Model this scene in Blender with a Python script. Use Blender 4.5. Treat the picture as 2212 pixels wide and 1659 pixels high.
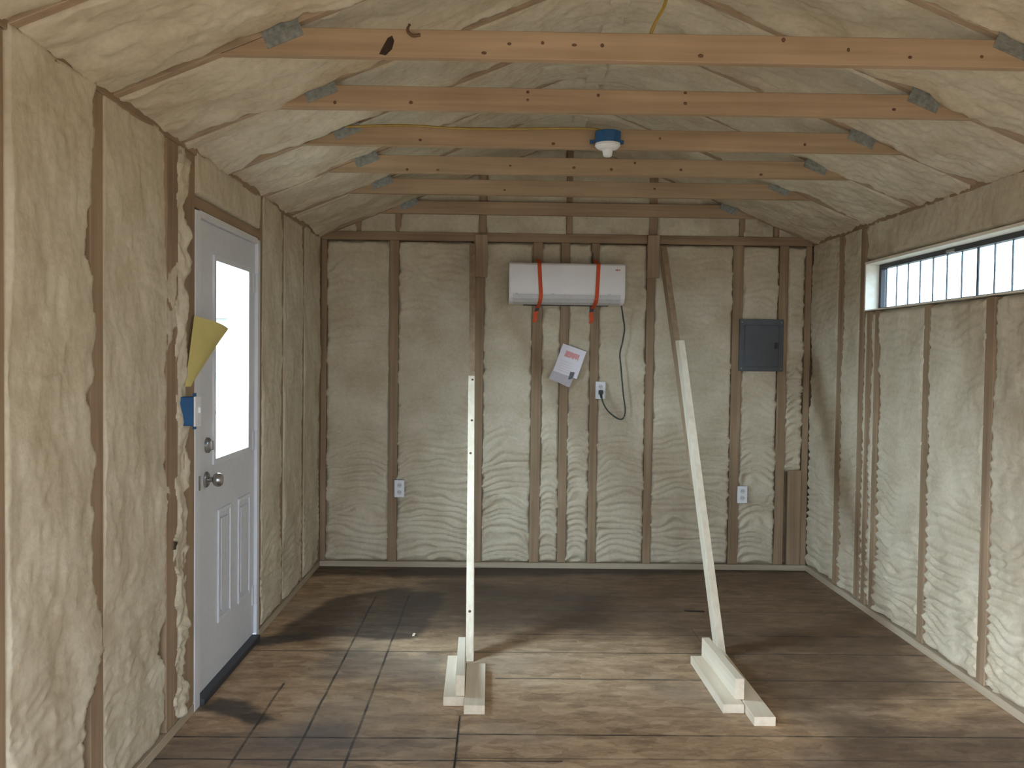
import bpy, bmesh, math, random
import numpy as np
from mathutils import Vector, Matrix

for o in list(bpy.data.objects):
    bpy.data.objects.remove(o, do_unlink=True)
SC = bpy.context.scene
COL = SC.collection
random.seed(7)

# ------------------------------------------------------------------ camera
FPX = 1942.65
cam_d = bpy.data.cameras.new('camera')
cam_d.sensor_fit = 'HORIZONTAL'
cam_d.sensor_width = 36.0
cam_d.lens = 36.0 * FPX / 2212.0
cam_d.clip_start = 0.02
cam_d.clip_end = 400
cam = bpy.data.objects.new('camera', cam_d)
COL.objects.link(cam)
_r = Vector((0.9998168, -0.01427885, 0.01274665))
_d = Vector((0.01231311, -0.03004923, -0.99947258))
_f = Vector((0.01465435, 0.99944643, -0.02986791))
M = Matrix((( _r.x, -_d.x, -_f.x, 0.0),
            ( _r.y, -_d.y, -_f.y, 0.0),
            ( _r.z, -_d.z, -_f.z, 1.472),
            (0, 0, 0, 1)))
cam.matrix_world = M
SC.camera = cam

# ------------------------------------------------------------------ world: overcast sky, brighter overhead than at the horizon
SKY = 17.5
SUN = 43.0
EXPO = 0.0
w = bpy.data.worlds.new('overcast_sky')
SC.world = w
w.use_nodes = True
nt = w.node_tree
nt.nodes.clear()
out = nt.nodes.new('ShaderNodeOutputWorld')
bg = nt.nodes.new('ShaderNodeBackground')
geo = nt.nodes.new('ShaderNodeTexCoord')
sep = nt.nodes.new('ShaderNodeSeparateXYZ')
nt.links.new(geo.outputs['Generated'], sep.inputs[0])
mx = nt.nodes.new('ShaderNodeMath'); mx.operation = 'MAXIMUM'; mx.inputs[1].default_value = 0.0
nt.links.new(sep.outputs['Z'], mx.inputs[0])
ma = nt.nodes.new('ShaderNodeMath'); ma.operation = 'MULTIPLY_ADD'
ma.inputs[1].default_value = 0.62; ma.inputs[2].default_value = 0.38
nt.links.new(mx.outputs[0], ma.inputs[0])
cl = nt.nodes.new('ShaderNodeTexNoise'); cl.inputs['Scale'].default_value = 5.0; cl.inputs['Detail'].default_value = 4
nt.links.new(geo.outputs['Generated'], cl.inputs['Vector'])
cr = nt.nodes.new('ShaderNodeValToRGB')
cr.color_ramp.elements[0].position = 0.38; cr.color_ramp.elements[0].color = (0.70, 0.90, 1.14, 1)
cr.color_ramp.elements[1].position = 0.62; cr.color_ramp.elements[1].color = (0.86, 1.0, 1.18, 1)
nt.links.new(cl.outputs['Fac'], cr.inputs[0])
ms = nt.nodes.new('ShaderNodeMath'); ms.operation = 'MULTIPLY'; ms.inputs[1].default_value = SKY
nt.links.new(ma.outputs[0], ms.inputs[0])
nt.links.new(cr.outputs[0], bg.inputs['Color'])
nt.links.new(ms.outputs[0], bg.inputs['Strength'])
nt.links.new(bg.outputs[0], out.inputs[0])

# hazy sun behind thin cloud, low on the left and behind the camera
sd = bpy.data.lights.new('hazy_sun', 'SUN'); sd.energy = SUN; sd.angle = math.radians(75); sd.color = (0.90, 1.0, 1.14)
so = bpy.data.objects.new('hazy_sun', sd); COL.objects.link(so)
so.rotation_euler = Vector((0.78, 0.42, -0.46)).to_track_quat('-Z', 'Y').to_euler()

SC.view_settings.view_transform = 'Standard'
SC.view_settings.look = 'None'
SC.view_settings.exposure = EXPO
SC.view_settings.gamma = 1.0
SC.view_settings.use_curve_mapping = False

def portal(name, loc, rot, sx, sy):
    l = bpy.data.lights.new(name, 'AREA')
    l.shape = 'RECTANGLE'; l.size = sx; l.size_y = sy
    l.cycles.is_portal = True
    o = bpy.data.objects.new(name, l); COL.objects.link(o)
    o.location = loc; o.rotation_euler = rot
    return o

# room dimensions (metres)
XL, XR, YB, YF, ZT = -1.234, 2.167, 6.24, -0.55, 2.267
XC = 0.469
OX0, OX1, OZ1 = -1.16, 0.90, 2.0      # open double doorway behind the camera
D0, D1, DZ = 3.70, 4.635, 2.06         # door opening in the left wall (y0, y1, top)
W0, W1, WZ0, WZ1 = 3.22, 5.307, 1.777, 2.045   # window opening in the right wall

portal('doorway_portal', ((OX0+OX1)/2, YF-0.12, OZ1/2), (math.pi/2, 0, 0), OX1-OX0, OZ1)
portal('door_lite_portal', (XL-0.12, 4.21, 1.44), (math.pi/2, 0, -math.pi/2), 0.56, 0.9)
portal('window_portal', (XR+0.16, (W0+W1)/2, (WZ0+WZ1)/2), (math.pi/2, 0, math.pi/2), W1-W0, WZ1-WZ0)

# ------------------------------------------------------------------ materials
def newmat(name):
    m = bpy.data.materials.new(name); m.use_nodes = True
    n = m.node_tree; b = n.nodes['Principled BSDF']
    return m, n, b

def plain(name, col, rough=0.6, metal=0.0, noise=0.0, scale=30, bump=0.0):
    m, n, b = newmat(name)
    b.inputs['Roughness'].default_value = rough
    b.inputs['Metallic'].default_value = metal
    tc = n.nodes.new('ShaderNodeTexCoord')
    tx = n.nodes.new('ShaderNodeTexNoise'); tx.inputs['Scale'].default_value = scale; tx.inputs['Detail'].default_value = 4
    n.links.new(tc.outputs['Object'], tx.inputs['Vector'])
    rp = n.nodes.new('ShaderNodeValToRGB')
    a = 1 - noise; c = 1 + noise
    rp.color_ramp.elements[0].position = 0.3; rp.color_ramp.elements[0].color = (col[0]*a, col[1]*a, col[2]*a, 1)
    rp.color_ramp.elements[1].position = 0.7; rp.color_ramp.elements[1].color = (min(col[0]*c, 1), min(col[1]*c, 1), min(col[2]*c, 1), 1)
    n.links.new(tx.outputs['Fac'], rp.inputs[0])
    n.links.new(rp.outputs[0], b.inputs['Base Color'])
    if bump:
        bp = n.nodes.new('ShaderNodeBump'); bp.inputs['Strength'].default_value = bump; bp.inputs['Distance'].default_value = 0.004
        n.links.new(tx.outputs['Fac'], bp.inputs['Height']); n.links.new(bp.outputs[0], b.inputs['Normal'])
    return m

def lumber(name, c0, c1, axis, rough=0.75):
    """sawn softwood with grain running along one axis of its object coordinates"""
    m, n, b = newmat(name)
    b.inputs['Roughness'].default_value = rough
    tc = n.nodes.new('ShaderNodeTexCoord')
    mp = n.nodes.new('ShaderNodeMapping')
    s = [34, 34, 34]; s[axis] = 1.3
    mp.inputs['Scale'].default_value = s
    n.links.new(tc.outputs['Object'], mp.inputs['Vector'])
    t1 = n.nodes.new('ShaderNodeTexNoise'); t1.inputs['Scale'].default_value = 1.0; t1.inputs['Detail'].default_value = 6
    t1.inputs['Distortion'].default_value = 0.4
    n.links.new(mp.outputs[0], t1.inputs['Vector'])
    t2 = n.nodes.new('ShaderNodeTexNoise'); t2.inputs['Scale'].default_value = 2.3; t2.inputs['Detail'].default_value = 3
    n.links.new(tc.outputs['Object'], t2.inputs['Vector'])
    mxn = n.nodes.new('ShaderNodeMix'); mxn.data_type = 'FLOAT'; mxn.inputs[0].default_value = 0.4
    n.links.new(t1.outputs['Fac'], mxn.inputs[2]); n.links.new(t2.outputs['Fac'], mxn.inputs[3])
    rp = n.nodes.new('ShaderNodeValToRGB')
    rp.color_ramp.elements[0].position = 0.33; rp.color_ramp.elements[0].color = (*c0, 1)
    rp.color_ramp.elements[1].position = 0.66; rp.color_ramp.elements[1].color = (*c1, 1)
    n.links.new(mxn.outputs[0], rp.inputs[0])
    n.links.new(rp.outputs[0], b.inputs['Base Color'])
    bp = n.nodes.new('ShaderNodeBump'); bp.inputs['Strength'].default_value = 0.25; bp.inputs['Distance'].default_value = 0.002
    n.links.new(t1.outputs['Fac'], bp.inputs['Height']); n.links.new(bp.outputs[0], b.inputs['Normal'])
    return m

TAN0, TAN1 = (0.22, 0.14, 0.08), (0.38, 0.262, 0.16)
L = [lumber('framing_lumber_'+'xyz'[i], TAN0, TAN1, i) for i in range(3)]
TIE0, TIE1 = (0.30, 0.195, 0.11), (0.47, 0.325, 0.20)
LT = lumber('tie_lumber', TIE0, TIE1, 0)
LTR = lumber('rafter_lumber', (0.29, 0.195, 0.12), (0.44, 0.32, 0.21), 0)
PAL0, PAL1 = (0.70, 0.58, 0.43), (0.86, 0.77, 0.62)
P = [lumber('pale_lumber_'+'xyz'[i], PAL0, PAL1, i) for i in range(3)]
LREV = lumber('reveal_lumber', (0.80, 0.72, 0.60), (0.90, 0.85, 0.76), 1)
LPL = [lumber('plate_lumber_'+'xy'[i], (0.36, 0.28, 0.19), (0.50, 0.41, 0.30), i) for i in range(2)]

def foam_mat():
    m, n, b = newmat('spray_foam')
    b.inputs['Roughness'].default_value = 0.85
    b.inputs['Specular IOR Level'].default_value = 0.25
    tc = n.nodes.new('ShaderNodeTexCoord')
    t1 = n.nodes.new('ShaderNodeTexNoise'); t1.inputs['Scale'].default_value = 5.0; t1.inputs['Detail'].default_value = 5
    t2 = n.nodes.new('ShaderNodeTexNoise'); t2.inputs['Scale'].default_value = 55.0; t2.inputs['Detail'].default_value = 6
    n.links.new(tc.outputs['Object'], t1.inputs['Vector']); n.links.new(tc.outputs['Object'], t2.inputs['Vector'])
    mxn = n.nodes.new('ShaderNodeMix'); mxn.data_type = 'FLOAT'; mxn.inputs[0].default_value = 0.35
    n.links.new(t1.outputs['Fac'], mxn.inputs[2]); n.links.new(t2.outputs['Fac'], mxn.inputs[3])
    rp = n.nodes.new('ShaderNodeValToRGB')
    rp.color_ramp.elements[0].position = 0.34; rp.color_ramp.elements[0].color = (0.49, 0.405, 0.285, 1)
    rp.color_ramp.elements[1].position = 0.64; rp.color_ramp.elements[1].color = (0.64, 0.565, 0.43, 1)
    n.links.new(mxn.outputs[0], rp.inputs[0]); n.links.new(rp.outputs[0], b.inputs['Base Color'])
    bp = n.nodes.new('ShaderNodeBump'); bp.inputs['Strength'].default_value = 0.35; bp.inputs['Distance'].default_value = 0.006
    n.links.new(t2.outputs['Fac'], bp.inputs['Height']); n.links.new(bp.outputs[0], b.inputs['Normal'])
    return m
FOAM = foam_mat()

WHITE = plain('white_paint', (0.66, 0.66, 0.70), 0.45, noise=0.03)
JAMBW = plain('white_vinyl', (0.70, 0.695, 0.73), 0.4, noise=0.02)
PLASW = plain('white_plastic', (0.80, 0.79, 0.80), 0.4, noise=0.02)
ACW = plain('appliance_white', (0.84, 0.80, 0.80), 0.35, noise=0.03, scale=8)
ACG = plain('appliance_grey', (0.60, 0.58, 0.575), 0.45, noise=0.05)
DARK = plain('dark_rubber', (0.03, 0.03, 0.035), 0.6, noise=0.1)
BRONZE = plain('dark_frame', (0.03, 0.028, 0.035), 0.45, noise=0.1)
STEEL = plain('galvanized_plate', (0.30, 0.31, 0.29), 0.45, 0.55, noise=0.25, scale=60, bump=0.2)
NICKEL = plain('satin_nickel', (0.36, 0.34, 0.32), 0.28, 0.9, noise=0.05)
BLUE = plain('blue_box_plastic', (0.012, 0.085, 0.22), 0.5, noise=0.12)
PANELG = plain('panel_grey_enamel', (0.085, 0.09, 0.10), 0.5, noise=0.1, scale=10)
ORANGE = plain('orange_webbing', (0.62, 0.085, 0.02), 0.7, noise=0.12, scale=80)
YELP = plain('yellow_paper', (0.54, 0.45, 0.16), 0.8, noise=0.06, scale=12)
YELC = plain('yellow_cable', (0.36, 0.23, 0.04), 0.5, noise=0.1)
KNOT = plain('dark_knot', (0.13, 0.068, 0.035), 0.8, noise=0.3, scale=200)
BARK = plain('dark_bark', (0.035, 0.018, 0.01), 0.9, noise=0.3, scale=120)
CORD = plain('grey_cord', (0.06, 0.065, 0.06), 0.6, noise=0.1)
SHEATH = plain('sheathing', (0.36, 0.25, 0.15), 0.8, noise=0.15)
GRAVEL = plain('damp_earth', (0.085, 0.075, 0.06), 0.9, noise=0.2, scale=3)
SIDING = plain('pale_siding', (0.62, 0.68, 0.70), 0.7, noise=0.05)
SHING = plain('grey_shingle', (0.16, 0.17, 0.19), 0.9, noise=0.2)
TEAL = plain('teal_board', (0.02, 0.14, 0.20), 0.7, noise=0.1)
LEAF = plain('dark_foliage', (0.05, 0.09, 0.06), 0.9, noise=0.3, scale=6)

def glass(name, tint):
    m = bpy.data.materials.new(name); m.use_nodes = True
    n = m.node_tree; n.nodes.clear()
    o = n.nodes.new('ShaderNodeOutputMaterial')
    t = n.nodes.new('ShaderNodeBsdfTransparent'); t.inputs[0].default_value = (*tint, 1)
    g = n.nodes.new('ShaderNodeBsdfGlossy'); g.inputs['Roughness'].default_value = 0.02
    x = n.nodes.new('ShaderNodeMixShader'); x.inputs[0].default_value = 0.05
    n.links.new(t.outputs[0], x.inputs[1]); n.links.new(g.outputs[0], x.inputs[2])
    n.links.new(x.outputs[0], o.inputs[0])
    return m
GLASSD = glass('door_glass', (0.86, 0.93, 0.94))
GLASSW = glass('window_glass', (0.84, 0.90, 0.90))

# ------------------------------------------------------------------ mesh helpers (all vertices in world metres)
class MB:
    def __init__(s): s.v = []; s.f = []
    def add(s, vs, fs):
        k = len(s.v); s.v += [tuple(p) for p in vs]; s.f += [tuple(i+k for i in f) for f in fs]; return s
    def box(s, x0, x1, y0, y1, z0, z1):
        return s.hexa([(x0,y0,z0),(x1,y0,z0),(x1,y1,z0),(x0,y1,z0),(x0,y0,z1),(x1,y0,z1),(x1,y1,z1),(x0,y1,z1)])
    def hexa(s, p):
        return s.add(p, [(0,3,2,1),(4,5,6,7),(0,1,5,4),(1,2,6,5),(2,3,7,6),(3,0,4,7)])
    def prism(s, poly, a, b):
        """poly: list of 3-D points; a, b: offsets along which it is extruded"""
        n = len(poly); a = Vector(a); b = Vector(b)
        vs = [Vector(p)+a for p in poly]+[Vector(p)+b for p in poly]
        return s.add(vs, [tuple(range(n))[::-1], tuple(range(n, 2*n))]+[(i,(i+1)%n,(i+1)%n+n,i+n) for i in range(n)])
    def lathe(s, base, axis, prof, n=20):
        base = Vector(base); axis = Vector(axis).normalized()
        u = axis.orthogonal().normalized(); v = axis.cross(u)
        k = len(s.v); m = len(prof)
        for r, h in prof:
            for i in range(n):
                a = 2*math.pi*i/n
                s.v.append(tuple(base+axis*h+(u*math.cos(a)+v*math.sin(a))*r))
        for j in range(m-1):
            for i in range(n):
                i2 = (i+1) % n
                s.f.append((k+j*n+i, k+j*n+i2, k+(j+1)*n+i2, k+(j+1)*n+i))
        s.f.append(tuple(k+i for i in range(n))[::-1]); s.f.append(tuple(k+(m-1)*n+i for i in range(n)))
        return s
    def tube(s, pts, r, n=8):
        pts = [Vector(p) for p in pts]; k = len(s.v); m = len(pts)
        for j, p in enumerate(pts):
            t = (pts[min(j+1, m-1)]-pts[max(j-1, 0)]).normalized()
            u = t.cross(Vector((0.31, 0.17, 0.93)));
            if u.length < 0.1: u = t.cross(Vector((1, 0, 0)))
            u.normalize(); v = t.cross(u)
            for i in range(n):
                a = 2*math.pi*i/n
                s.v.append(tuple(p+(u*math.cos(a)+v*math.sin(a))*r))
        for j in range(m-1):
            for i in range(n):
                i2 = (i+1) % n
                s.f.append((k+j*n+i, k+j*n+i2, k+(j+1)*n+i2, k+(j+1)*n+i))
        s.f.append(tuple(k+i for i in range(n))[::-1]); s.f.append(tuple(k+(m-1)*n+i for i in range(n)))
        return s
    def ribbon(s, path, wvec, th, normals):
        wv = Vector(wvec)*0.5; k = len(s.v)
        for p, nn in zip(path, normals):
            p = Vector(p); nn = Vector(nn).normalized()*th
            for q in (p-wv, p+wv, p+wv+nn, p-wv+nn): s.v.append(tuple(q))
        m = len(path)
        for j in range(m-1):
            for i in range(4):
                i2 = (i+1) % 4
                s.f.append((k+j*4+i, k+j*4+i2, k+(j+1)*4+i2, k+(j+1)*4+i))
        s.f.append((k+3, k+2, k+1, k)); e = k+(m-1)*4; s.f.append((e, e+1, e+2, e+3))
        return s

def link(name, me, mat, parent=None):
    o = bpy.data.objects.new(name, me); COL.objects.link(o)
    if mat: me.materials.append(mat)
    if parent is not None:
        o.parent = parent
        t = Vector((0, 0, 0)); q = parent
        while q is not None: t += q.location; q = q.parent
        o.location = -t
    return o

def build(name, mb, mat, parent=None, bevel=0.0, smooth=False, seg=1):
    me = bpy.data.meshes.new(name)
    me.from_pydata(mb.v, [], mb.f); me.update()
    bm = bmesh.new(); bm.from_mesh(me)
    bmesh.ops.recalc_face_normals(bm, faces=bm.faces)
    if bevel:
        bmesh.ops.bevel(bm, geom=list(bm.edges), offset=bevel, segments=seg, affect='EDGES', profile=0.6)
    if smooth:
        for f in bm.faces: f.smooth = True
        for e in bm.edges:
            if len(e.link_faces) == 2 and e.calc_face_angle() > math.radians(40): e.smooth = False
    bm.to_mesh(me); bm.free()
    return link(name, me, mat, parent)

def thing(name, loc, label, cat, group=None):
    o = bpy.data.objects.new(name, None); COL.objects.link(o); o.location = loc; o.empty_display_size = 0.05
    o['label'] = label; o['category'] = cat
    if group: o['group'] = group
    return o

def tag(o, label, cat, group=None):
    o['label'] = label; o['category'] = cat
    if group: o['group'] = group
    return o

def struct(o, label=None, cat=None):
    o['kind'] = 'structure'
    if label: o['label'] = label
    if cat: o['category'] = cat
    return o

def bez(pts, n=8):
    """Catmull-Rom through points"""
    P_ = [Vector(p) for p in pts]; P_ = [2*P_[0]-P_[1]]+P_+[2*P_[-1]-P_[-2]]; r = []
    for i in range(1, len(P_)-2):
        for k in range(n):
            t = k/n
            a, b, c, d = P_[i-1], P_[i], P_[i+1], P_[i+2]
            r.append(0.5*((2*b)+(c-a)*t+(2*a-5*b+4*c-d)*t*t+(3*b-a-3*c+d)*t**3))
    r.append(P_[-2]); return r

# ------------------------------------------------------------------ sprayed foam, one relief per bay
def _hash(ix, iy, s):
    h = (ix.astype(np.int64)*374761393+iy.astype(np.int64)*668265263+s*1442695041) & 0xffffffff
    h = ((h ^ (h >> 13))*1274126177) & 0xffffffff
    return ((h ^ (h >> 16)) & 0xffff)/65535.0
def vn(x, y, s):
    ix = np.floor(x); iy = np.floor(y); fx = x-ix; fy = y-iy
    fx = fx*fx*(3-2*fx); fy = fy*fy*(3-2*fy)
    a = _hash(ix, iy, s); b = _hash(ix+1, iy, s); c = _hash(ix, iy+1, s); d = _hash(ix+1, iy+1, s)
    return (a*(1-fx)+b*fx)*(1-fy)+(c*(1-fx)+d*fx)*fy-0.5
def fbm(x, y, s, o=3):
    t = 0; a = 1.0
    for i in range(o):
        t = t+a*vn(x*2**i+i*17.3, y*2**i+i*9.1, s+i*101); a *= 0.5
    return t
def sst(a, b, x):
    t = np.clip((x-a)/(b-a), 0, 1); return t*t*(3-2*t)

_seed = [11]
def foam(parent, O, U, V, N, w, h, base=-0.006, lump=0.012, lscale=0.14, fine=0.004, ripple=0.0, ripz=(0.35, 1.15),
         lip=(0.004, 0.004), jag=(0.008, 0.008), jscale=0.06, lipv=(0.0, 0.0), res=0.011, m=0.03, ridge=0.0, arch=0.6, stretch=1.0, edge_w=0.009, zoff=0.0):
    """height field over one bay; u across (0..w), v along (0..h); stud faces lie at height 0"""
    _seed[0] += 1; s = _seed[0]*7
    nu = max(4, int((w+2*m)/res)); nv = max(4, int(h/res))
    u = np.linspace(-m, w+m, nu); v = np.linspace(0, h, nv)
    uu, vv = np.meshgrid(u, v)
    off = s*3.7
    H = base+lump*fbm((uu+off)/lscale, vv/(lscale*stretch), s)*1.6+fine*fbm((uu+off)/0.03, vv/(0.03*stretch), s+5, 2)*2
    if ripple:
        uc = uu/w-0.5
        ph = vv/0.047+arch*(uc*uc*4-1)*(1+0.8*vn(vv/0.35, uu*0, s+9))+1.7*fbm((uu+off)/0.22, vv/0.13, s+13, 2)
        fr = ph-np.floor(ph)
        rg = np.where(fr < 0.72, fr/0.72, (1-fr)/0.28)
        rg = rg*rg*(3-2*rg)
        amp = ripple*(0.25+0.75*(1-sst(ripz[0], ripz[1], vv+zoff)))*(0.45+1.1*np.clip(0.5+fbm((uu+off)/0.18, vv/0.09, s+21, 2), 0, 1))
        H = H+amp*(rg-0.5)*2
    if ridge:
        H = H+ridge*np.clip((vv-(h-0.34))/0.34, 0, 1)**2
    el = -lip[0]+jag[0]*fbm(vv/jscale, uu*0+3.1, s+31, 3)*2
    er = w+lip[1]-jag[1]*fbm(vv/jscale, uu*0+7.7, s+37, 3)*2
    mk = sst(0, edge_w, uu-el)*sst(0, edge_w, er-uu)
    if lipv[0] > 0: mk = mk*sst(0, 0.012, vv-lipv[0]-0.008*fbm(uu/jscale, vv*0+1.3, s+41))
    if lipv[1] > 0: mk = mk*sst(0, 0.012, h-vv-lipv[1]-0.008*fbm(uu/jscale, vv*0+2.3, s+43))
    H = H*mk-0.045*(1-mk)
    O = np.array(O, float); U = np.array(U, float); V = np.array(V, float); N = np.array(N, float)
    co = O+uu[..., None]*U+vv[..., None]*V+H[..., None]*N
    co = co.reshape(-1, 3)
    i = np.arange(nu*nv).reshape(nv, nu)
    q = np.stack([i[:-1, :-1], i[:-1, 1:], i[1:, 1:], i[1:, :-1]], -1).reshape(-1, 4)
    if np.dot(np.cross(U, V), N) < 0: q = q[:, ::-1]
    me = bpy.data.meshes.new('foam_panel')
    me.vertices.add(len(co)); me.vertices.foreach_set('co', co.ravel())
    me.loops.add(q.size); me.loops.foreach_set('vertex_index', q.ravel().astype(np.int32))
    me.polygons.add(len(q)); me.polygons.foreach_set('loop_start', (np.arange(len(q))*4).astype(np.int32))
    me.polygons.foreach_set('loop_total', np.full(len(q), 4, np.int32))
    me.polygons.foreach_set('use_smooth', np.ones(len(q), bool))
    me.update(); me.validate()
    return link('foam_panel', me, FOAM, parent)

# ================================================================== SETTING
# ---- floor of printed subfloor sheets
def floor_mat():
    m, n, b = newmat('osb_subfloor')
    b.inputs['Roughness'].default_value = 0.62
    N_ = n.nodes.new; Lk = n.links.new
    tc = N_('ShaderNodeTexCoord'); sp = N_('ShaderNodeSeparateXYZ'); Lk(tc.outputs['Object'], sp.inputs[0])
    def math_(op, a, b_=None, c=None):
        k = N_('ShaderNodeMath'); k.operation = op
        for i, q in enumerate((a, b_, c)):
            if q is None: continue
            if isinstance(q, (int, float)): k.inputs[i].default_value = q
            else: Lk(q, k.inputs[i])
        return k.outputs[0]
    def noise(scale, det, vec=None, dist=0.0):
        t = N_('ShaderNodeTexNoise'); t.inputs['Scale'].default_value = scale; t.inputs['Detail'].default_value = det
        t.inputs['Distortion'].default_value = dist
        Lk(vec or tc.outputs['Object'], t.inputs['Vector']); return t.outputs['Fac']
    def strands(rot, sc):
        mp = N_('ShaderNodeMapping'); mp.inputs['Rotation'].default_value = (0, 0, rot); mp.inputs['Scale'].default_value = sc
        Lk(tc.outputs['Object'], mp.inputs['Vector'])
        v = N_('ShaderNodeTexVoronoi'); v.inputs['Scale'].default_value = 1.0; Lk(mp.outputs[0], v.inputs['Vector'])
        q = N_('ShaderNodeSeparateColor'); Lk(v.outputs['Color'], q.inputs[0]); return q.outputs[0]
    sA = strands(0.12, (9, 22, 1)); sB = strands(0.95, (10, 24, 1)); sC = strands(-0.6, (12, 30, 1))
    mp2 = N_('ShaderNodeMapping'); mp2.inputs['Scale'].default_value = (30, 48, 1); Lk(tc.outputs['Object'], mp2.inputs['Vector'])
    grain = noise(1.4, 6, mp2.outputs[0], 0.8)
    mp3 = N_('ShaderNodeMapping'); mp3.inputs['Scale'].default_value = (1.0, 2.6, 1); Lk(tc.outputs['Object'], mp3.inputs['Vector'])
    big = noise(1.9, 7, mp3.outputs[0], 0.6)
    st_ = math_('ADD', math_('MULTIPLY', sA, 0.20), math_('ADD', math_('MULTIPLY', sB, 0.15), math_('MULTIPLY', sC, 0.13)))
    fac = math_('ADD', st_, math_('ADD', math_('MULTIPLY', grain, 0.32), math_('MULTIPLY', big, 0.42)))
    rp = N_('ShaderNodeValToRGB'); e = rp.color_ramp.elements
    e[0].position = 0.40; e[0].color = (0.245, 0.155, 0.088, 1)
    e[1].position = 0.84; e[1].color = (0.56, 0.395, 0.25, 1)
    x = e.new(0.60); x.color = (0.405, 0.27, 0.160, 1)
    Lk(fac, rp.inputs[0])
    def mixc(f, a, col):
        k = N_('ShaderNodeMix'); k.data_type = 'RGBA'
        Lk(f, k.inputs[0]); Lk(a, k.inputs[6])
        if isinstance(col, tuple): k.inputs[7].default_value = (*col, 1)
        else: Lk(col, k.inputs[7])
        return k.outputs[2]
    col = rp.outputs[0]
    def ramp01(v, a, b_):
        k = N_('ShaderNodeMapRange'); k.interpolation_type = 'SMOOTHSTEP'
        k.inputs[1].default_value = a; k.inputs[2].default_value = b_; Lk(v, k.inputs[0]); return k.outputs[0]
    # grey foot-traffic grime
    gr = noise(1.1, 5, None, 0.3)
    gm = math_('MULTIPLY', ramp01(gr, 0.48, 0.66), 0.6)
    col = mixc(gm, col, (0.29, 0.235, 0.185))
    # stains and darker blotches with their own outlines
    edge = math_('SUBTRACT', noise(7, 4), 0.5)
    edge2 = math_('SUBTRACT', noise(2.3, 5), 0.5)
    def blotch(poly, soft, strength, wob=0.05, dark=(0.045, 0.033, 0.027)):
        nonlocal col
        f = None; k = len(poly)
        for i in range(k):
            (x0, y0), (x1, y1) = poly[i], poly[(i+1) % k]
            dx, dy = x1-x0, y1-y0; l = math.hypot(dx, dy)
            a, b_ = -dy/l, dx/l; c = -(a*x0+b_*y0)
            t = math_('MULTIPLY_ADD', sp.outputs[0], a, math_('MULTIPLY_ADD', sp.outputs[1], b_, c))
            f = t if f is None else math_('MINIMUM', f, t)
        f = math_('ADD', f, math_('ADD', math_('MULTIPLY', edge, wob), math_('MULTIPLY', edge2, wob*1.6)))
        f = math_('MULTIPLY', ramp01(f, -soft, soft), strength)
        f = math_('MULTIPLY', f, math_('SUBTRACT', 1.25, math_('MULTIPLY', fac, 0.45)))
        col = mixc(f, col, dark)
    blotch([(-0.30, 4.66), (2.3, 4.62), (2.3, 6.3), (-0.55, 6.3)], 0.22, 0.78, 0.3, (0.115, 0.066, 0.038))
    blotch([(-1.17, 4.655), (-0.44, 4.64), (-0.36, 4.80), (-0.30, 5.55), (-0.62, 5.66), (-0.99, 5.44)], 0.035, 0.84, 0.08, (0.050, 0.036, 0.030))
    blotch([(-0.62, 4.80), (0.55, 4.86), (0.75, 5.6), (-0.20, 5.86), (-0.62, 5.62)], 0.12, 0.68, 0.2, (0.062, 0.043, 0.033))
    blotch([(-1.3, 5.88), (-0.2, 5.98), (2.3, 6.0), (2.3, 6.4), (-1.3, 6.4)], 0.07, 0.9, 0.08, (0.042, 0.026, 0.017))  # darker band along the foot of the back wall
    blotch([(-1.22, 3.70), (-1.0, 3.52), (-0.84, 3.58), (-0.96, 3.70), (-1.18, 3.82)], 0.03, 0.9, 0.11, (0.030, 0.026, 0.024))
    blotch([(-1.24, 4.52), (-1.10, 4.54), (-0.92, 4.63), (-1.0, 4.72), (-1.22, 4.66)], 0.03, 0.88, 0.09, (0.030, 0.026, 0.024))
    blotch([(1.05, 4.80), (1.10, 3.80), (1.35, 3.62), (2.0, 3.95), (2.2, 4.80)], 0.20, 0.80, 0.35, (0.098, 0.060, 0.034))
    blotch([(1.15, 2.9), (2.3, 2.9), (2.3, 3.66), (1.35, 3.62)], 0.22, 0.82, 0.35, (0.085, 0.056, 0.038))
    blotch([(-1.3, 2.6), (-0.4, 2.6), (-0.45, 3.42), (-0.75, 3.55), (-1.3, 3.50)], 0.15, 0.55, 0.35, (0.11, 0.092, 0.085))
    blotch([(-0.85, 4.05), (-0.22, 4.0), (-0.2, 4.42), (-0.8, 4.42)], 0.12, 0.5, 0.35, (0.13, 0.112, 0.105))
    blotch([(-0.9, 3.32), (-0.2, 3.22), (-0.15, 3.42), (-0.8, 3.5)], 0.08, 0.45, 0.25, (0.12, 0.105, 0.10))
    # printed fastening lines
    wob = math_('MULTIPLY', math_('SUBTRACT', noise(3.0, 4), 0.5), 0.016)
    rub = ramp01(noise(7, 5), 0.36, 0.60)
    def line(axis, c, wd, lo, hi, st):
        nonlocal col
        a = sp.outputs[axis]; o_ = sp.outputs[1-axis]
        t = math_('ABSOLUTE', math_('SUBTRACT', math_('ADD', a, wob), c))
        f = math_('SUBTRACT', 1.0, ramp01(t, wd*0.5, wd*1.1))
        f = math_('MULTIPLY', f, math_('GREATER_THAN', o_, lo)); f = math_('MULTIPLY', f, math_('LESS_THAN', o_, hi))
        f = math_('MULTIPLY', f, math_('MULTIPLY_ADD', rub, 0.4, 0.6))
        col = mixc(math_('MULTIPLY', f, st), col, (0.022, 0.020, 0.020))
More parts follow.
